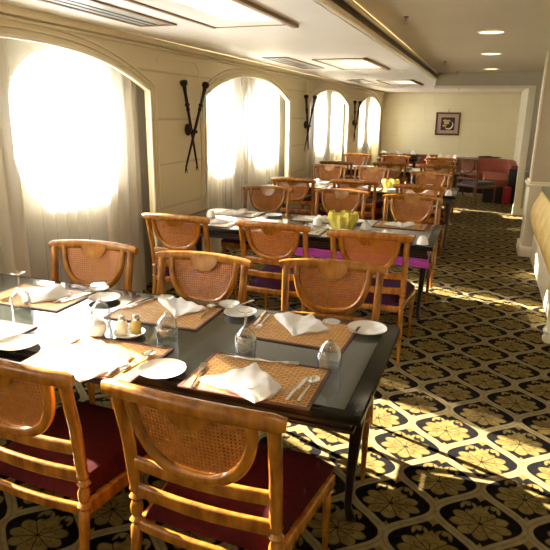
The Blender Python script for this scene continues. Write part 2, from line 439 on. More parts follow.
ceil_grille(10.5, 11.9, 'grey ceiling vent farthest down the room')
# soffit face with slot diffuser
r = empty('slot_air_diffuser', (-1.0, 4.7, 2.29))
tag(r, 'long dark slotted air diffuser along the step between the two ceilings', 'air diffuser')
MB().box(.002, .05, -6.2, 6.27, .001, .040, .010).build('lower_moulding', cream, r)
MB().box(.002, .03, -6.2, 6.27, .041, .052, .003).build('bead', brownt, r)
MB().box(.002, .008, -6.2, 6.27, .053, .100).build('slot_back', grille, r, smooth=False)
m = MB()
for z in (.058, .073, .088): m.box(.009, .034, -6.2, 6.27, z, z+.005)
m.build('slot_blade', chrome, r, smooth=False)
MB().box(.002, .055, -6.2, 6.27, .101, .128, .008).build('upper_moulding', cream, r)
def downlight(x, y, z, lab, rad=.105, pw=7):
    r = empty('downlight', (x, y, z)); tag(r, lab, 'downlight', 'round downlights')
    MB().lathe([(rad+.02, 0), (rad+.02, -.006), (rad+.005, -.012), (rad, -.006), (rad, 0)]).build('trim_ring', creamw, r)
    MB().lathe([(0, -.004), (rad-.002, -.004), (rad-.002, 0)]).build('lens', down_glow, r)
    if pw:
        l = bpy.data.lights.new('downlight_lamp', 'SPOT'); l.energy = pw; l.color = (1, .80, .52); l.spot_size = 2.2; l.spot_blend = .8; l.shadow_soft_size = rad
        lo = bpy.data.objects.new('lamp', l); COL.objects.link(lo); lo.parent = r; lo.location = (0, 0, -.03)
for y, q in ((5.85, 'nearest visible of three'), (7.8, 'middle of three'), (10.2, 'farthest of three')):
    downlight(-.075, y, 2.42, 'round downlight above the aisle, ' + q)
downlight(-.075, 3.4, 2.42, 'round downlight above the aisle, just over the camera view')
downlight(-.075, .8, 2.42, 'round downlight above the aisle, behind the camera')
downlight(-1.24, 8.65, 2.29, 'small lit spot in the low ceiling beside the step', .035, 0)
downlight(-.62, 13.3, 2.29, 'small downlight in the far low ceiling, right one', .05, 22)
downlight(-1.9, 13.3, 2.29, 'small downlight in the far low ceiling, left one', .05, 22)
def sprinkler(x, y, z, lab):
    r = empty('fire_sprinkler', (x, y, z)); tag(r, lab, 'sprinkler', 'fire sprinklers')
    MB().lathe([(0, 0), (.02, 0), (.02, -.006), (.008, -.01), (.008, -.035), (0, -.035)], n=12).build('stem', chrome, r)
    MB().lathe([(0, -.05), (.018, -.05), (.018, -.054), (0, -.054)], n=12).tube([(.007, 0, -.033), (.012, 0, -.043), (.004, 0, -.052)], .002, 6).tube([(-.007, 0, -.033), (-.012, 0, -.043), (-.004, 0, -.052)], .002, 6).build('deflector', chrome, r)
sprinkler(-.70, 4.85, 2.42, 'dark ceiling sprinkler nearest the camera, right of the slotted step')
sprinkler(-.68, 8.75, 2.42, 'second ceiling sprinkler, farther along the aisle ceiling')
sprinkler(-.62, 10.75, 2.42, 'third ceiling sprinkler, at the end of the aisle ceiling')
sprinkler(-.72, 13.6, 2.29, 'last small sprinkler, in front of the back wall')

# ------------------------------------------------------------------ right side
p = MB().box(.53, 1.6, 7.62, 8.1, 0, .87)
p.build('pier_base', creamw, None, smooth=False).name = 'wall_pier_base'
struct(bpy.data.objects['wall_pier_base'])
struct(MB().box(.545, 1.6, 7.64, 8.08, .93, 2.419).build('wall_pier', pinkb, smooth=False))
struct(MB().box(.50, 1.6, 7.59, 8.13, .87, .90, .008).box(.52, 1.6, 7.61, 8.11, .90, .93, .008).box(.50, 1.6, 7.585, 8.13, 0, .13, .01).box(.528, .548, 7.63, 7.66, .93, 2.41).build('trim_30', creamw))
r = empty('buffet_counter', (1.1, 6.05, 0))
tag(r, 'cream and gold buffet counter with a dark granite top along the right wall', 'counter')
MB().box(-.46, .45, -1.42, 1.5, 0, .30, .01).build('plinth', creamw, r)
m = MB()
def bodyf(u, v):
    y = -1.40 + 2.9*u; z = .30 + .53*v
    return (-.44 - .07*math.sin(PI*min(1, v*1.05))*(1 + .25*math.sin(y*9) + .12*math.sin(y*23)), y, z)
m.grid(bodyf, 120, 12); m.box(-.43, .45, -1.39, 1.49, .29, .83)
m.build('gold_front', gold, r)['label'] = 'padded gold damask front'
MB().box(-.44, .48, -1.46, 1.5, .84, .89, .01).build('granite_top', granite, r)
MB().lathe([(0, 0), (.03, .0), (.045, .02), (.048, .045), (.035, .07), (.045, .08), (.05, .10), (.03, .14), (.032, .30), (.045, .34), (.045, .82), (0, .82)], (-.50, -1.44, 0)).build('corner_post', creamw, r)

# ------------------------------------------------------------------ curtains
GAPS = {1: [(1.72, 2.35), (3.10, 4.02)], 2: [(6.38, 6.62), (6.86, 6.98), (7.85, 8.2)], 3: [(11.45, 12.35)], 0: [], 4: [(14.6, 14.75), (15.4, 15.7)]}
for k, (a, b_) in enumerate(ARCH):
    a_, e_ = a-.10, b_+.10
    a_ = max(a_, YB+.02)
    ph = k*1.7
    lab = ['sheer curtain in the arch behind the camera', 'wide sheer beige curtain filling the nearest window arch', 'pale sheer curtain in the second window arch', 'pale sheer curtain in the third window arch', 'pale sheer curtain in the farthest window arch'][k]
    root = tag(empty('curtain', (-2.995, (a_+e_)/2, .015)), lab, 'curtain', 'sheer curtains in the window arches')
    cuts = [a_]
    for g0, g1 in GAPS[k]: cuts += [g0, g1]
    cuts.append(e_)
    for q_, (u0, u1) in enumerate(zip(cuts, cuts[1:])):
        m = MB(); L = u1-u0
        def cf(u, v):
            y = u0 + L*u; z = .015 + 2.2*v
            q = y*2*PI
            x = -2.995 + (.027*math.sin(q/.135 + .9*math.sin(q/.9) + ph) + .012*math.sin(q/.37 + 1.1*ph))*(1 - .25*v)
            return (x + 2.995, y + .012*math.sin(q/.31) - (a_+e_)/2, z - .015)
        m.grid(cf, max(4, int(L*75)), 8)
        if q_ % 2: m.build('sheer_panel', sheer, root)['label'] = 'thin see-through stretch of curtain'
        else: m.build('lined_panel', lined, root)

# ------------------------------------------------------------------ crossed wall ornaments
def crossed(yc, lab):
    r = empty('crossed_torch_ornament', (WX+.03, yc, 1.52)); tag(r, lab, 'wall ornament', 'crossed black torches on the piers')
    for s in (-1, 1):
        top = Vector((.045 + .012*s, .19*s, .40)); bot = Vector((.02 + .016*s, -.06-.145*s, -.35)); d = top-bot
        pr = [(0, .007), (.3, .009), (.5, .011), (.70, .011), (.72, .016), (.75, .012), (.78, .02), (.80, .012), (.9, .012), (1, .016)]
        MB().tube([bot + d*q for q, _ in pr], [v*1.3 for _, v in pr]).build('torch_shaft', iron, r)
        dn = d.normalized()
        m = MB(); m.tube([top - dn*.01, top + dn*.015, top + dn*.03, top + dn*.05, top + dn*.056], [.016, .034, .038, .034, .018], 14)
        m.build('torch_cup', iron, r)
        m = MB()
        for q in (-.018, .018): m.tube([bot, bot + Vector((0, q*.6, -.025)), bot + Vector((0, q*1.4, -.06))], [.007, .006, .002], 8)
        m.build('forked_tip', iron, r)
    MB().tube([(-.03, -.02, -.02), (.03, -.02, -.02), (.07, -.02, -.02)], [.026, .026, .012], 14).build('boss', iron, r)
    MB().lathe([(0, -.06), (.02, -.05), (.034, 0), (.02, .05), (0, .06)], (-.005, -.07, 0), 12).build('wall_mount', iron, r)
crossed(5.19, 'crossed black torches on the pier right of the nearest arch')
crossed(9.10, 'crossed black torches on the pier between the second and third arches')
crossed(12.62, 'crossed black torches on the farthest pier')

# ------------------------------------------------------------------ framed picture on the back wall
r = empty('framed_picture', (-1.06, YF-.004, 1.49)); tag(r, 'small square dark-framed picture on the back wall', 'picture')
f = MB(); a, b_ = .315, .295
f.box(-a, a, -.035, 0, b_-.05, b_, .006).box(-a, a, -.035, 0, -b_, -b_+.05, .006).box(-a, -a+.05, -.035, 0, -b_+.05, b_-.05, .006).box(a-.05, a, -.035, 0, -b_+.05, b_-.05, .006)
f.build('frame', pm('picture_frame_brown', (.09, .035, .02), (.13, .05, .025), .35), r)
MB().box(-a+.05, a-.05, -.012, 0, -b_+.05, b_-.05).build('mat_board', pm('rose_mat', (.50, .36, .28), (.46, .32, .25), .7), r, smooth=False)
MB().box(-.175, .175, -.02, -.012, -.165, .165).build('inner_panel', pm('black_panel', (.012, .010, .02), (.03, .02, .03), .4), r, smooth=False)
g = MB(); g.sweep([(.02+.11*math.cos(t_), -.026, -.02+.11*math.sin(t_)) for t_ in [(-2.4 + i*.26) for i in range(13)]], rsec(.03, .01), [(.4+.9*math.sin(PI*i/12), 1) for i in range(13)], up=(0, 1, 0))
g.build('crescent', china, r)['label'] = 'white crescent stroke'
g = MB()
for cx, cz, rr in ((-.07, .08, .05), (-.03, .02, .06), (-.08, -.05, .045), (.02, .08, .04)):
    g.prism([(cx + rr*math.cos(q)*1.2, cz + rr*.6*math.sin(q)) for q in [i*PI/8 for i in range(16)]], -.024, -.0201, 'xz')
g.build('gold_figure', pm('gold_figure', (.66, .48, .14), (.5, .3, .08), .4), r)['label'] = 'golden blotches'
MB().tube([(0, -.01, b_), (0, -.012, b_+.06), (0, 0, b_+.09)], .008).build('hanger', chrome, r)

# ------------------------------------------------------------------ chairs
def lean(z):
    K = [(0, -.275), (.2, -.245), (.38, -.22), (.5, -.212), (.7, -.232), (.93, -.275)]
    for (a, p), (b_, q) in zip(K, K[1:]):
        if z <= b_: return p + (q-p)*(z-a)/(b_-a)
    return K[-1][1]
def bow(x): return -.030*(1-(x/.27)**2)
def make_chair(wm, sm, cm=None):
    cm = cm or cane
    r = empty('dining_chair')
    for s in (-1, 1):
        zs = [0, .05, .2, .34, .375, .385, .40, .415, .425, .45, .47, .485, .50, .515, .53, .545, .60, .70, .80, .89]
        rr = [.55, .65, .85, 1, 1.05, .75, 1.25, .75, 1, 1.12, .8, 1.3, .8, 1.15, .95, 1.05, 1.05, 1.05, 1.05, 1.1]
        MB().sweep([(s*(.243 + .010*max(0, (z-.55)/.35) + (.012*(1-z/.34) if z < .34 else 0)), lean(z), z) for z in zs], rsec(.038, .034, .45), [(k, k) for k in rr], up=(0, 1, 0)).build('rear_post', wm, r)
    # crest rail with rounded ends
    n = 18; xs = [-.290 + .580*i/n for i in range(n+1)]
    sc = [(.80 if i in (0, n) else 1.0, .75 if i in (0, n) else 1.0) for i in range(n+1)]
    MB().sweep([(x, lean(.91) + bow(x) - .004, .907 - .012*(x/.275)**2) for x in xs], rsec(.040, .052, .45), sc).build('crest_rail', wm, r)
    # U frame
    P = []
    for i in range(29):
        t_ = -PI + PI*i/28; c, s_ = math.cos(t_), math.sin(t_)
        x = .196*math.copysign(abs(c)**.70, c); z = .905 + (.905-.655)*(-1)*abs(s_)**.85
        P.append((x, lean(z) + bow(x) - .002, z))
    MB().sweep(P, rsec(.036, .030, .4), up=(0, 1, 0)).build('back_frame', wm, r)
    m = MB()
    def cf(u, v):
        x = -.188 + .376*u; k = min(1, abs(x/.196)); zl = .905 - .25*(1-k**(2/.70))**(.425)
        z = zl + (.915-zl)*v
        return (x, lean(z) + bow(x) + .002, z)
    m.grid(cf, 24, 12)
    m.build('cane_panel', cm, r)
    P = [(-.085, .915), (-.078, .885), (-.060, .86), (-.035, .843), (0, .838), (.035, .843), (.060, .86), (.078, .885), (.085, .915)]
    m = MB(); lo = []; hi = []
    for x, z in P:
        z -= .01; y = lean(z)+bow(x); lo.append(m.bm.verts.new((x, y-.012, z))); hi.append(m.bm.verts.new((x, y+.014, z)))
    m.bm.faces.new(lo); m.bm.faces.new(hi[::-1])
    for i in range(len(P)): j = (i+1) % len(P); m.bm.faces.new((lo[i], lo[j], hi[j], hi[i]))
    m.build('crest_tongue', wm, r)
    for z, h in ((.620, .046), (.512, .050), (.385, .040)):
        xs2 = [-.235 + .47*i/10 for i in range(11)]
        MB().sweep([(x, lean(z) + bow(x)*.8 + .006, z) for x in xs2], rsec(.022, h, .4)).build('back_rail', wm, r)
    # seat cushion, trapezoid with domed top
    m = MB(); N = 14
    def seat(u, v, z0, top):
        y = -.205 + .500*v; hw = .225 + .060*v
        cu = 2*u-1; cv = 2*v-1
        sq = lambda c: math.copysign(1-(1-abs(c))**1.0, c)
        x = hw*cu
        e = (1-abs(cu)**6)*(1-abs(cv)**6)
        if top: return (x*(.965 + .035*e**.5), y + (0 if abs(cv) < .99 else -.006*math.copysign(1, cv)), z0 + .012 + .058*e**.45)
        return (x*.97, y, z0)
    g1 = m.grid(lambda u, v: seat(u, v, .405, True), N, N); g2 = m.grid(lambda u, v: seat(u, v, .40, False), N, N)
    ring = lambda g: [g[i][0] for i in range(N)] + [g[N][j] for j in range(N)] + [g[i][N] for i in range(N, 0, -1)] + [g[0][j] for j in range(N, 0, -1)]
    a_, b2 = ring(g1), ring(g2)
    for i in range(len(a_)): j = (i+1) % len(a_); m.bm.faces.new((a_[i], a_[j], b2[j], b2[i]))
    m.build('seat_cushion', sm, r)
    m = MB()
    for s in (-1, 1):
        m.sweep([(s*.232, -.20, .372), (s*.278, .268, .372)], rsec(.024, .055, .3))
    m.sweep([(-.276, .272, .372), (.276, .272, .372)], rsec(.024, .055, .3))
    m.build('seat_frame', wm, r)
    for s in (-1, 1):
        zs = [0, .04, .20, .30, .315, .325, .34, .40]; rr = [.5, .6, .8, 1, .75, 1.25, .9, 1.05]
        MB().sweep([(s*.264, .258, z) for z in zs], rsec(.036, .036, .45), [(k, k) for k in rr], up=(0, 1, 0)).build('front_leg', wm, r)
    return r
proto = {'red': make_chair(wood, red), 'plum': make_chair(wood, plum)}
used = set()
def chair(kind, x, yback, side, lab, group, rot=0):
    """side=+1: back towards the camera, -1: back away from the camera; yback = y of the crest"""
    if kind in used: o = copy_tree(proto[kind])
    else: o = proto[kind]; used.add(kind)
    a = (0 if side > 0 else PI) + rot
    off = Vector((0, -.275, 0)); off.rotate(Matrix.Rotation(a, 3, 'Z'))
    o.location = (x-off.x, yback-off.y, 0); o.rotation_euler.z = a
    tag(o, lab, 'chair', group)
G1 = 'cane-back chairs around the nearest table'
chair('red', -.708, 1.27, 1, 'cane-back chair in the foreground, dark red seat, at the aisle corner of the nearest table', G1, -.03)
chair('red', -1.395, 1.28, 1, 'foreground cane-back chair cut off at the lower left, dark red seat', G1, -.05)
chair('red', -2.16, 2.76, -1, 'cane-back chair facing the camera beside the curtain, left end of the nearest table', G1, .10)
chair('red', -1.42, 2.75, -1, 'cane-back chair facing the camera, middle of the far side of the nearest table', G1, .02)
chair('red', -.71, 2.87, -1, 'cane-back chair facing the camera behind the goblets, aisle end of the nearest table', G1, .10)
NAMES = ['second', 'third', 'fourth']
ROW = {0: ([(-2.2, 3.82), (-1.41, 3.83), (-.687, 3.77)], [(-2.19, 5.79), (-1.395, 5.87), (-.645, 5.75)]),
       1: ([(-2.21, 6.74), (-1.47, 6.86), (-.69, 6.72)], [(-2.29, 8.8), (-1.60, 8.70), (-.70, 8.28)]),
       2: ([(-2.37, 9.56), (-1.51, 9.80), (-.73, 9.68)], [(-2.48, 11.66), (-1.68, 11.57), (-.79, 11.35)])}
ENDS = ['window end', 'middle place', 'aisle end']
for t_, (near, far) in ROW.items():
    for i, (x, y) in enumerate(near):
        chair('plum' if t_ == 0 else 'red', x, y, 1, 'cane-back chair seen from behind on the near side of the %s table, %s' % (NAMES[t_], ENDS[i]), 'cane-back chairs around the %s table' % NAMES[t_], random.uniform(-.03, .03))
    for i, (x, y) in enumerate(far):
        chair('plum' if t_ == 0 else 'red', x, y, -1, 'cane-back chair facing the camera on the far side of the %s table, %s' % (NAMES[t_], ENDS[i]), 'cane-back chairs around the %s table' % NAMES[t_], random.uniform(-.04, .05))
proto['dark'] = make_chair(darkwood, darkcloth, pm('brown_back_panel', (.20, .085, .025), (.13, .05, .015), .5, sc=30))
chair('dark', -.34, 11.75, 1, 'dark brown chair standing turned beside the red sofa at the end of the aisle', None, -.75)

# ------------------------------------------------------------------ tables
def table(x0, x1, y0, y1, lab, group='black dining tables running out from the windows', legs=True):
    r = empty('dining_table', ((x0+x1)/2, (y0+y1)/2, 0)); tag(r, lab, 'table', group)
    a, b_ = (x1-x0)/2, (y1-y0)/2
    MB().box(-a, a, -b_, b_, .712, .748, .006).build('tabletop', black, r)
    MB().box(-a+.05, a-.062, -b_+.03, b_-.03, .7485, .7500).build('inset_top', slate, r, smooth=False)
    MB().box(-a+.04, a-.04, -b_+.04, b_-.04, .655, .711, .004).box(-a+.03, a-.03, -b_+.03, b_-.03, .66, .675, .004).build('apron', darkleg, r)
    for sx in (-1, 1):
        P = [(sx*(a-.10), .02, .654), (sx*(a-.095), .02, .56), (sx*(a-.10), .02, .40), (sx*(a-.11), .01, .2), (sx*(a-.115), .01, .06), (sx*(a-.10), .01, .0)]
        MB().sweep(P, rsec(.06, .06, .4), [1.2, 1.25, .85, .6, .5, .7], up=(0, 1, 0)).build('leg', darkleg, r)
    return r
table(-2.76, -.288, 1.63, 2.51, 'black glossy dining table in the foreground, laid with placemats and goblets')
table(-2.60, -.30, 4.27, 5.22, 'second black dining table from the camera, with yellow napkins')
table(-2.76, -.30, 7.22, 8.15, 'third black dining table from the camera')
table(-2.76, -.40, 10.08, 10.98, 'fourth black dining table, under the end of the aisle ceiling')
TZ = .7502

# ------------------------------------------------------------------ tableware builders (built about the origin)
def place_obj(o, x, y, z=TZ, rz=0): o.location = (x, y, z); o.rotation_euler.z = rz; return o
def placemat(w_, d_, mat_, lab, x, y, rz=0, group=None):
    r = empty('placemat', (x, y, TZ), rz); tag(r, lab, 'placemat', group)
    MB().box(-w_/2+.012, w_/2-.012, -d_/2+.012, d_/2-.012, 0, .004).build('woven_field', mat_, r, smooth=False)
    MB().box(-w_/2, w_/2, -d_/2, -d_/2+.012, 0, .0055).box(-w_/2, w_/2, d_/2-.012, d_/2, 0, .0055).box(-w_/2, -w_/2+.012, -d_/2+.012, d_/2-.012, 0, .0055).box(w_/2-.012, w_/2, -d_/2+.012, d_/2-.012, 0, .0055).build('border', dark_edge, r, smooth=False)
    return r
def napkin(quad, h, lab, z, mat_=None, group=None, seed=0):
    """folded cloth over a quad given in world xy"""
    cx = sum(p[0] for p in quad)/4; cy = sum(p[1] for p in quad)/4; rnd = random.Random(seed)
    f1, f2, f3 = rnd.uniform(3, 6), rnd.uniform(3, 6), rnd.uniform(0, 6)
    Q = [Vector((p[0]-cx, p[1]-cy)) for p in quad]
    m = MB(); N = 16
    def pt(u, v, lift):
        p = Q[0]*(1-u)*(1-v) + Q[1]*u*(1-v) + Q[2]*u*v + Q[3]*(1-u)*v
        e = min(1, 6*min(u, 1-u, v, 1-v)+.15)
        zz = .006 + e*h*(.55 + .3*math.sin(f1*u + f3) + .25*math.sin(f2*v*1.3 + f1*u)) + .004*math.sin(14*(u+v))
        crease = abs(u*.7+v-.8); zz -= .008*max(0, 1-crease*9)
        return (p.x + .006*math.sin(7*v + f3), p.y + .006*math.sin(6*u + f1), max(.002, zz) if lift else 0)
    g1 = m.grid(lambda u, v: pt(u, v, 1), N, N); g2 = m.grid(lambda u, v: pt(u, v, 0), N, N)
    ring = lambda g: [g[i][0] for i in range(N)] + [g[N][j] for j in range(N)] + [g[i][N] for i in range(N, 0, -1)] + [g[0][j] for j in range(N, 0, -1)]
    a_, b2 = ring(g1), ring(g2)
    for i in range(len(a_)): j = (i+1) % len(a_); m.bm.faces.new((a_[i], a_[j], b2[j], b2[i]))
    # second folded leaf lying on the first
    def leaf(u, v, k):
        x, y, z_ = pt(.12 + .62*u, .15 + .6*v, 1)
        return (x, y, z_ + .0008 + k*.0012)
    m.grid(lambda u, v: leaf(u, v, 0), 8, 8); m.grid(lambda u, v: leaf(u, v, 1), 8, 8)
    o = m.build('napkin', mat_ or linen, loc=(cx, cy, z)); tag(o, lab, 'napkin', group); return o
def plate_mb(r_):
    return MB().lathe([(0, .004), (r_*.58, .004), (r_*.66, .008), (r_*.98, .018), (r_, .020), (r_, .0175), (r_*.7, .004), (r_*.6, 0), (0, 0)], n=40)
def plate(r_, lab, x, y, z=TZ, group='white side plates on the nearest table'):
    return tag(plate_mb(r_).build('side_plate', china, loc=(x, y, z)), lab, 'plate', group)
def goblet_mb():
    m = MB()
    m.lathe([(.034, 0), (.037, .025), (.038, .05), (.031, .075), (.015, .092), (.006, .100), (.0045, .13), (.0055, .150), (.024, .156), (.027, .158), (.027, .160), (.006, .161), (0, .161)], n=28)
    m.lathe([(.0325, .001), (.0355, .025), (.0365, .05), (.0295, .073), (.013, .088), (0, .092)], n=28)
    return m
gob = None
def goblet(lab, x, y, z=TZ, k=1.22):
    global gob
    if gob is None: o = gob = goblet_mb().build('goblet', glass)
    else: o = gob.copy(); COL.objects.link(o)
    place_obj(o, x, y, z); o.scale = (k, k, k); tag(o, lab, 'glass', 'upturned glass goblets on the nearest table'); return o
def knife_mb():
    m = MB()
    m.sweep([(0, -.10, .004), (0, -.05, .0055), (0, -.01, .005)], rsec(.013, .007), [.8, 1.15, .7])
    m.prism([(-.006, -.012), (.006, -.012), (.009, .04), (.008, .08), (.001, .10), (-.006, .09)], .0025, .0048)
    return m
def fork_mb():
    m = MB()
    m.sweep([(0, -.10, .004), (0, -.06, .005), (0, 0, .004), (0, .035, .006)], rsec(.012, .004), [(1.1, 1), (.9, 1), (.45, 1), (.6, 1)])
    m.prism([(-.004, .03), (.004, .03), (.012, .05), (.012, .06), (-.012, .06), (-.012, .05)], .004, .0065)
    for x in (-.0105, -.0035, .0035, .0105): m.box(x-.0017, x+.0017, .059, .10, .004, .0065)
    return m
def spoon_mb():
    m = MB()
    m.sweep([(0, -.10, .004), (0, -.06, .005), (0, 0, .004), (0, .04, .006)], rsec(.012, .004), [(1.1, 1), (.9, 1), (.45, 1), (.5, 1)])
    m.lathe([(0, .002), (.012, .004), (.020, .009), (.0225, .012), (.021, .012), (.012, .006), (0, .004)], (0, .064, 0), 20, 1, 1.4)
    return m
CUT = {}
def cutlery(kind, x, y, deg, lab, z=TZ+.0056, group='cutlery on the nearest table'):
    if kind not in CUT: o = CUT[kind] = {'knife': knife_mb, 'fork': fork_mb, 'spoon': spoon_mb}[kind]().build('table_'+kind, steel)
    else: o = CUT[kind].copy(); COL.objects.link(o)
    place_obj(o, x, y, z, math.radians(deg)); tag(o, lab, kind, group); return o

# ------------------------------------------------------------------ nearest table, laid
GM = 'woven placemats on the nearest table'
placemat(.48, .325, matw, 'tan woven placemat in front of the aisle-side foreground chair', -.70, 1.765, .02, GM)
placemat(.48, .33, matw, 'tan woven placemat half hidden behind the lower left chair back', -1.35, 1.715, .02, GM)
placemat(.48, .33, matw, 'woven placemat cut off at the left edge, near side', -2.04, 1.715, 0, GM)
placemat(.48, .32, matw, 'tan woven placemat across the table, at the aisle end', -.70, 2.275, -.03, GM)
placemat(.48, .32, matw, 'tan woven placemat across the table, in the middle place', -1.37, 2.255, .03, GM)
placemat(.48, .32, matw, 'woven placemat in front of the chair by the curtain', -2.10, 2.225, .02, GM)
GN = 'white folded napkins on the nearest table'
NZ = TZ+.006
napkin([(-.88, 1.665), (-.63, 1.58), (-.575, 1.70), (-.74, 1.865)], .022, 'white folded napkin on the placemat nearest the aisle, foreground', NZ, group=GN, seed=1)
napkin([(-1.58, 1.66), (-1.27, 1.50), (-1.19, 1.68), (-1.42, 1.82)], .02, 'white napkin above the lower left chair back', NZ, group=GN, seed=2)
napkin([(-.87, 2.40), (-.71, 2.19), (-.58, 2.31), (-.70, 2.47)], .028, 'white pointed napkin across the table, aisle end', NZ, group=GN, seed=3)
napkin([(-1.50, 2.40), (-1.29, 2.20), (-1.21, 2.36), (-1.40, 2.46)], .034, 'white napkin across the table, middle place', NZ, group=GN, seed=4)
napkin([(-2.27, 2.25), (-2.07, 2.10), (-1.93, 2.28), (-2.12, 2.40)], .04, 'bulky white napkin in front of the chair by the curtain', NZ, group=GN, seed=5)
plate(.088, 'white side plate behind the foreground chair back, centre of the table edge', -1.045, 1.68)
plate(.088, 'white side plate at the aisle corner of the nearest table', -.42, 2.385)
plate(.085, 'white side plate at the left edge, between the two near placemats', -1.72, 1.68)
plate(.078, 'white side plate between the two placemats across the table', -1.03, 2.37)
plate(.080, 'white side plate across the table at the left', -1.76, 2.31)
plate(.052, 'small white dish behind the plate, between the far placemats', -1.13, 2.46)
plate(.055, 'small white dish in front of the chair by the curtain', -1.885, 2.43)
goblet('upturned goblet at the right, beside the spoon of the foreground setting', -.475, 1.935)
goblet('upturned goblet in the middle of the table, left of the aisle-side one', -.83, 1.965, k=1.15)
goblet('upturned goblet at the corner of the middle placemat', -1.19, 1.965)
goblet('upturned goblet left of the salt and pepper shakers', -1.55, 2.0)
goblet('upturned glass farthest left on the nearest table', -2.02, 2.02)
cutlery('knife', -.535, 1.73, -4, 'knife at the right of the foreground placemat')
cutlery('spoon', -.50, 1.74, -2, 'spoon at the right of the foreground placemat')
cutlery('fork', -.905, 1.70, 14, 'fork at the left of the foreground placemat')
cutlery('knife', -.79, 1.895, 92, 'dessert knife lying crosswise at the top of the foreground placemat')
cutlery('fork', -.69, 1.905, -80, 'dessert fork lying crosswise at the top of the foreground placemat')
cutlery('knife', -1.215, 1.66, 6, 'knife between the lower left chair and the small plate')
cutlery('spoon', -1.175, 1.72, -6, 'spoon beside the knife of the left foreground setting')
cutlery('fork', -1.52, 1.74, 20, 'fork on the left foreground placemat')
cutlery('fork', -.885, 2.30, 184, 'fork at the left of the far aisle-end placemat')
cutlery('knife', -.915, 2.34, 186, 'knife on the left of the far aisle-end placemat')
cutlery('spoon', -1.06, 2.51-.08, 160, 'spoon resting across the plate between the far placemats', TZ+.022)
cutlery('knife', -1.575, 2.31, 170, 'knife at the left of the far middle placemat')
cutlery('fork', -1.545, 2.33, 168, 'fork at the left of the far middle placemat')
cutlery('spoon', -1.185, 2.33, 10, 'spoon at the right of the far middle placemat')
cutlery('knife', -1.90, 2.28, 165, 'knife on the placemat in front of the chair by the curtain')
cutlery('fork', -1.935, 2.26, 165, 'fork on the placemat in front of the chair by the curtain')
cutlery('fork', -2.22, 2.17, 190, 'fork left of the bulky napkin')
# cruet set
def shaker(mat_, lab, x, y):
    r = empty('shaker', (x, y, TZ+.012)); tag(r, lab, 'shaker', 'salt and pepper shakers')
    MB().lathe([(0, 0), (.021, 0), (.023, .01), (.021, .05), (.017, .062), (0, .062)]).build('body', mat_, r)
    MB().lathe([(.0175, .062), (.018, .072), (.012, .082), (0, .084)]).build('cap', steel, r)
tag(plate_mb(.068).build('cruet_dish', china, loc=(-1.365, 1.945, TZ)), 'white saucer under the salt and pepper shakers', 'saucer')
for o_ in (): pass
shaker(saltw, 'cream coloured salt shaker, left of the pair', -1.388, 1.93)
shaker(pepper, 'yellow-tinted pepper shaker, right of the pair', -1.338, 1.958)
r = empty('sugar_bowl', (-1.50, 1.90, TZ)); tag(r, 'white china sugar bowl left of the shakers', 'sugar bowl')
MB().lathe([(0, 0), (.028, 0), (.040, .02), (.043, .045), (.038, .055), (.036, .053), (.040, .045), (.036, .02), (0, .006)]).build('bowl', china, r)
MB().lathe([(.039, .056), (.025, .068), (.006, .072), (.009, .082), (0, .086)]).build('lid', china, r)

# ------------------------------------------------------------------ other tables, laid in loops
def cup_mb():
    return MB().lathe([(.042, 0), (.045, .002), (.040, .03), (.028, .055), (.020, .058), (.020, .064), (.0, .064)], n=24)
cupo = None
def cup(lab, x, y, g):
    global cupo
    if cupo is None: o = cupo = cup_mb().build('upturned_cup', china)
    else: o = cupo.copy(); COL.objects.link(o)
    place_obj(o, x, y, TZ); tag(o, lab, 'cup', g)
SET = {0: (4.27, 5.22, ROW[0]), 1: (7.22, 8.15, ROW[1]), 2: (10.08, 10.98, ROW[2])}
for t_, (y0, y1, (near, far)) in SET.items():
    nm = NAMES[t_]
    for sname, row, yy, sg in (('near', near, y0+.20, 1), ('far', far, y1-.20, -1)):
        for i, (x, _) in enumerate(row):
            pale = (t_ == 0 and i < 2) or t_ > 0
            placemat(.45, .31, matpale if pale else matw, '%s placemat on the %s side of the %s table, %s' % ('pale' if pale else 'tan', sname, nm, ENDS[i]), x, yy, random.uniform(-.04, .04), 'placemats on the %s table' % nm)
            q = [(-.12, -.02), (.03, -.12), (.12, .03), (-.03, .12)]
            napkin([(x+a*1.1, yy+b_) for a, b_ in q], .03, 'white napkin on the %s side of the %s table, %s' % (sname, nm, ENDS[i]), NZ, group='white napkins on the %s table' % nm, seed=t_*10+i+(5 if sg < 0 else 0))
            if t_ == 0:
                cutlery('knife', x+.18, yy, 0 if sg > 0 else 180, 'knife right of the napkin, %s side of the second table, %s' % (sname, ENDS[i]), group='cutlery on the second table')
                cutlery('fork', x-.18, yy, 0 if sg > 0 else 180, 'fork left of the napkin, %s side of the second table, %s' % (sname, ENDS[i]), group='cutlery on the second table')
            if i < 2:
                plate(.08, 'side plate, %s side of the %s table, %s' % (sname, nm, ['toward the windows', 'toward the aisle'][i]), x+.36, yy+.02*sg, group='side plates on the %s table' % nm)
cup('upturned white cup at the aisle corner of the second table', -.385, 4.33, 'upturned white cups')
cup('upturned white cup near the middle of the second table, left of the yellow napkin', -1.33, 4.76, 'upturned white cups')
cup('upturned white cup right of the yellow napkin on the second table', -.90, 4.74, 'upturned white cups')
cup('upturned white cup at the window end of the second table', -2.36, 4.75, 'upturned white cups')
cup('upturned white cup at the aisle corner of the third table', -.385, 7.29, 'upturned white cups')
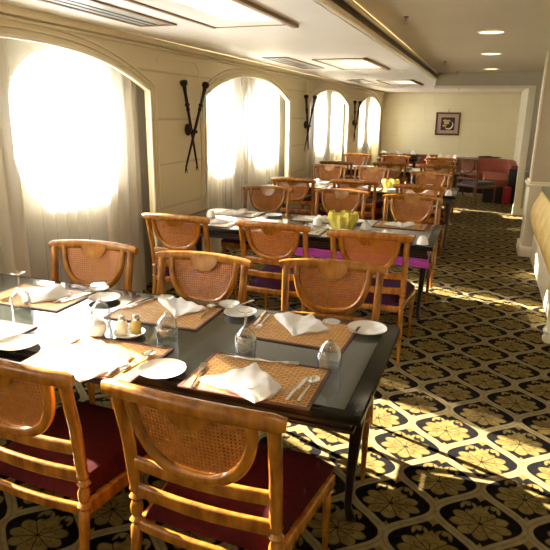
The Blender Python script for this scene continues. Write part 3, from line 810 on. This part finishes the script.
def crown(x, y, lab, k=1.0):
    """ruffled standing napkin: pleated ring opening upwards"""
    m = MB()
    def f(u, v):
        a = 2*PI*u; rr = (.075 + .05*v - .035*max(0, v-.7)/.3) + .013*math.sin(11*a)*(.3+v)
        return (k*rr*math.cos(a), k*rr*.85*math.sin(a), k*(.115*v + .012*math.sin(5*a)*v))
    m.grid(f, 88, 8)
    def f2(u, v):
        a = 2*PI*u; rr = .02 + .08*v + .008*math.sin(9*a)*v
        return (k*rr*math.cos(a), k*rr*.85*math.sin(a), k*(.07 + .06*math.sin(v*PI*.6) - .03*v))
    m.grid(f2, 72, 6)
    bmesh.ops.remove_doubles(m.bm, verts=m.bm.verts, dist=.0004)
    tag(m.build('yellow_napkin', yellowcloth, loc=(x, y, TZ)), lab, 'napkin', 'yellow ruffled napkins')
crown(-1.09, 4.70, 'yellow ruffled napkin standing on the second table', 1.15)
crown(-1.16, 7.67, 'yellow ruffled napkin standing on the third table')
crown(-1.50, 10.5, 'yellow ruffled napkin standing on the fourth table', .85)
# magenta cloth hung along the apron of the second table
m = MB()
def mg(u, v):
    x = -1.38 + 1.06*u; return (x, 4.288 + .004*math.sin(40*x) - .012*v, .578 + .07*v + .004*math.sin(9*x))
m.grid(mg, 90, 6); m.grid(lambda u, v: tuple(Vector(mg(u, v)) + Vector((0, .006, 0))), 90, 6)
m.build('magenta_cloth', magenta); tag(bpy.data.objects['magenta_cloth'], 'magenta cloth hanging under the near edge of the second table', 'cloth')

# ------------------------------------------------------------------ far end of the room
r = empty('banquette_sofa', (.25, 13.35, 0)); tag(r, 'curved brick-red sofa with a dark base at the far end of the aisle', 'sofa')
def spath(off, n=14):
    P = [(.36-off, -1.0)]
    R_ = .75 - off
    for i in range(n+1):
        a = PI/2*i/n; P.append((.36-.75 + R_*math.cos(a), .35 + R_*math.sin(a)))
    P.append((-1.0, 1.10-off)); return P
def ribbon(o0, o1, z0, z1):
    A, B = spath(o0), spath(o1); m = MB()
    m.prism(A + B[::-1], z0, z1); es = [e for e in m.bm.edges]
    bmesh.ops.bevel(m.bm, geom=es, offset=.02, segments=2, affect='EDGES'); return m
ribbon(0, .13, .30, .76).build('backrest', sofared, r)
ribbon(.13, .62, .33, .47).build('seat', sofared, r)
ribbon(.0, .60, .0, .325).build('base', navy, r)
MB().box(.20, .37, -1.055, -1.002, .30, .70, .02).build('end_panel', navy, r)
tag(MB().box(.38, .53, 12.10, 12.24, .02, .36, .03).build('crimson_bag', redbag), 'crimson bag standing on the carpet at the end of the sofa', 'bag')
def heap(x, y, z, s, mat_, nm, lab, cat, seed):
    rnd = random.Random(seed); m = MB()
    for _ in range(4):
        a, b_, c = rnd.uniform(-.5, .5)*s, rnd.uniform(-.05, .05), rnd.uniform(.03, .06)
        m.lathe([(0, 0), (.7, .0), (1, .3), (.9, .7), (.5, 1), (0, 1.05)], (0, 0, 0), 14)
        vs = m.bm.verts[:]; 
        for v in vs[-58:]: v.co = Vector((v.co.x*s*.3 + a, v.co.y*.07 + b_, v.co.z*c))
    tag(m.build(nm, mat_, loc=(x, y, z)), lab, cat)
heap(.15, 14.39, .762, .45, darkcloth, 'dark_bag', 'dark soft bag lying along the top of the sofa back', 'bag', 3)
r = empty('banquette', (-1.9, 15.3, 0)); tag(r, 'red banquette under the back wall at the window end', 'sofa')
MB().box(-.75, .75, .45, .62, .25, .70, .03).build('backrest', sofared, r); MB().box(-.75, .75, -.1, .44, .32, .46, .03).build('seat', sofared, r); MB().box(-.73, .73, -.08, .44, 0, .315).build('base', navy, r)
table(-2.35, -1.45, 13.2, 13.95, 'dark table at the back by the last window', 'black tables at the far end')
table(-1.25, -.30, 12.9, 13.8, 'dark table at the back, left of the dark chair', 'black tables at the far end')
def standing(x, y, z, h, lab, g, seed):
    """napkin folded into a standing cone with a turned-up cuff"""
    rnd = random.Random(seed); p = rnd.uniform(0, 6); m = MB()
    def f(u, v):
        a = 2*PI*u; r_ = (.075*(1-v)**.8 + .006)*(1 + .12*math.sin(5*a + p)) + (.014 if v < .22 else 0)
        return (r_*math.cos(a) + .03*v*math.cos(p), r_*.8*math.sin(a), h*v)
    m.grid(f, 40, 12); bmesh.ops.remove_doubles(m.bm, verts=m.bm.verts, dist=.0003)
    tag(m.build('standing_napkin', linen, loc=(x, y, z)), lab, 'napkin', g)
tag(MB().box(-2.33, -1.47, 13.38, 13.75, TZ, TZ+.09, .03).build('folded_dark_cloth', darkcloth), 'dark folded cloth piled on the back table by the last window', 'cloth')
for i, x in enumerate((-2.2, -1.92, -1.62)):
    napkin([(x-.11, 13.5), (x+.02, 13.4), (x+.11, 13.52), (x-.02, 13.7)], .07, 'white napkin lying on the dark cloth by the last window, %s' % ['left one', 'middle one', 'right one'][i], TZ+.0905, group='napkins on the dark cloth', seed=31+i)
for i, (x, y) in enumerate(((-1.17, 13.05), (-.98, 13.5), (-.80, 13.1), (-.62, 13.5), (-.42, 13.1))):
    standing(x, y, TZ, .13, 'standing white napkin on the back table left of the dark chair, %s from the left' % ['first', 'second', 'third', 'fourth', 'fifth'][i], 'standing napkins on the back table', 50+i)
for i, (x, y) in enumerate(((-1.08, 13.28), (-.72, 13.3), (-.40, 13.45))):
    cup('white cup on the back table beside the dark chair, %s' % ['left one', 'middle one', 'right one'][i], x, y, 'cups on the back table')
bpy.context.view_layer.update()
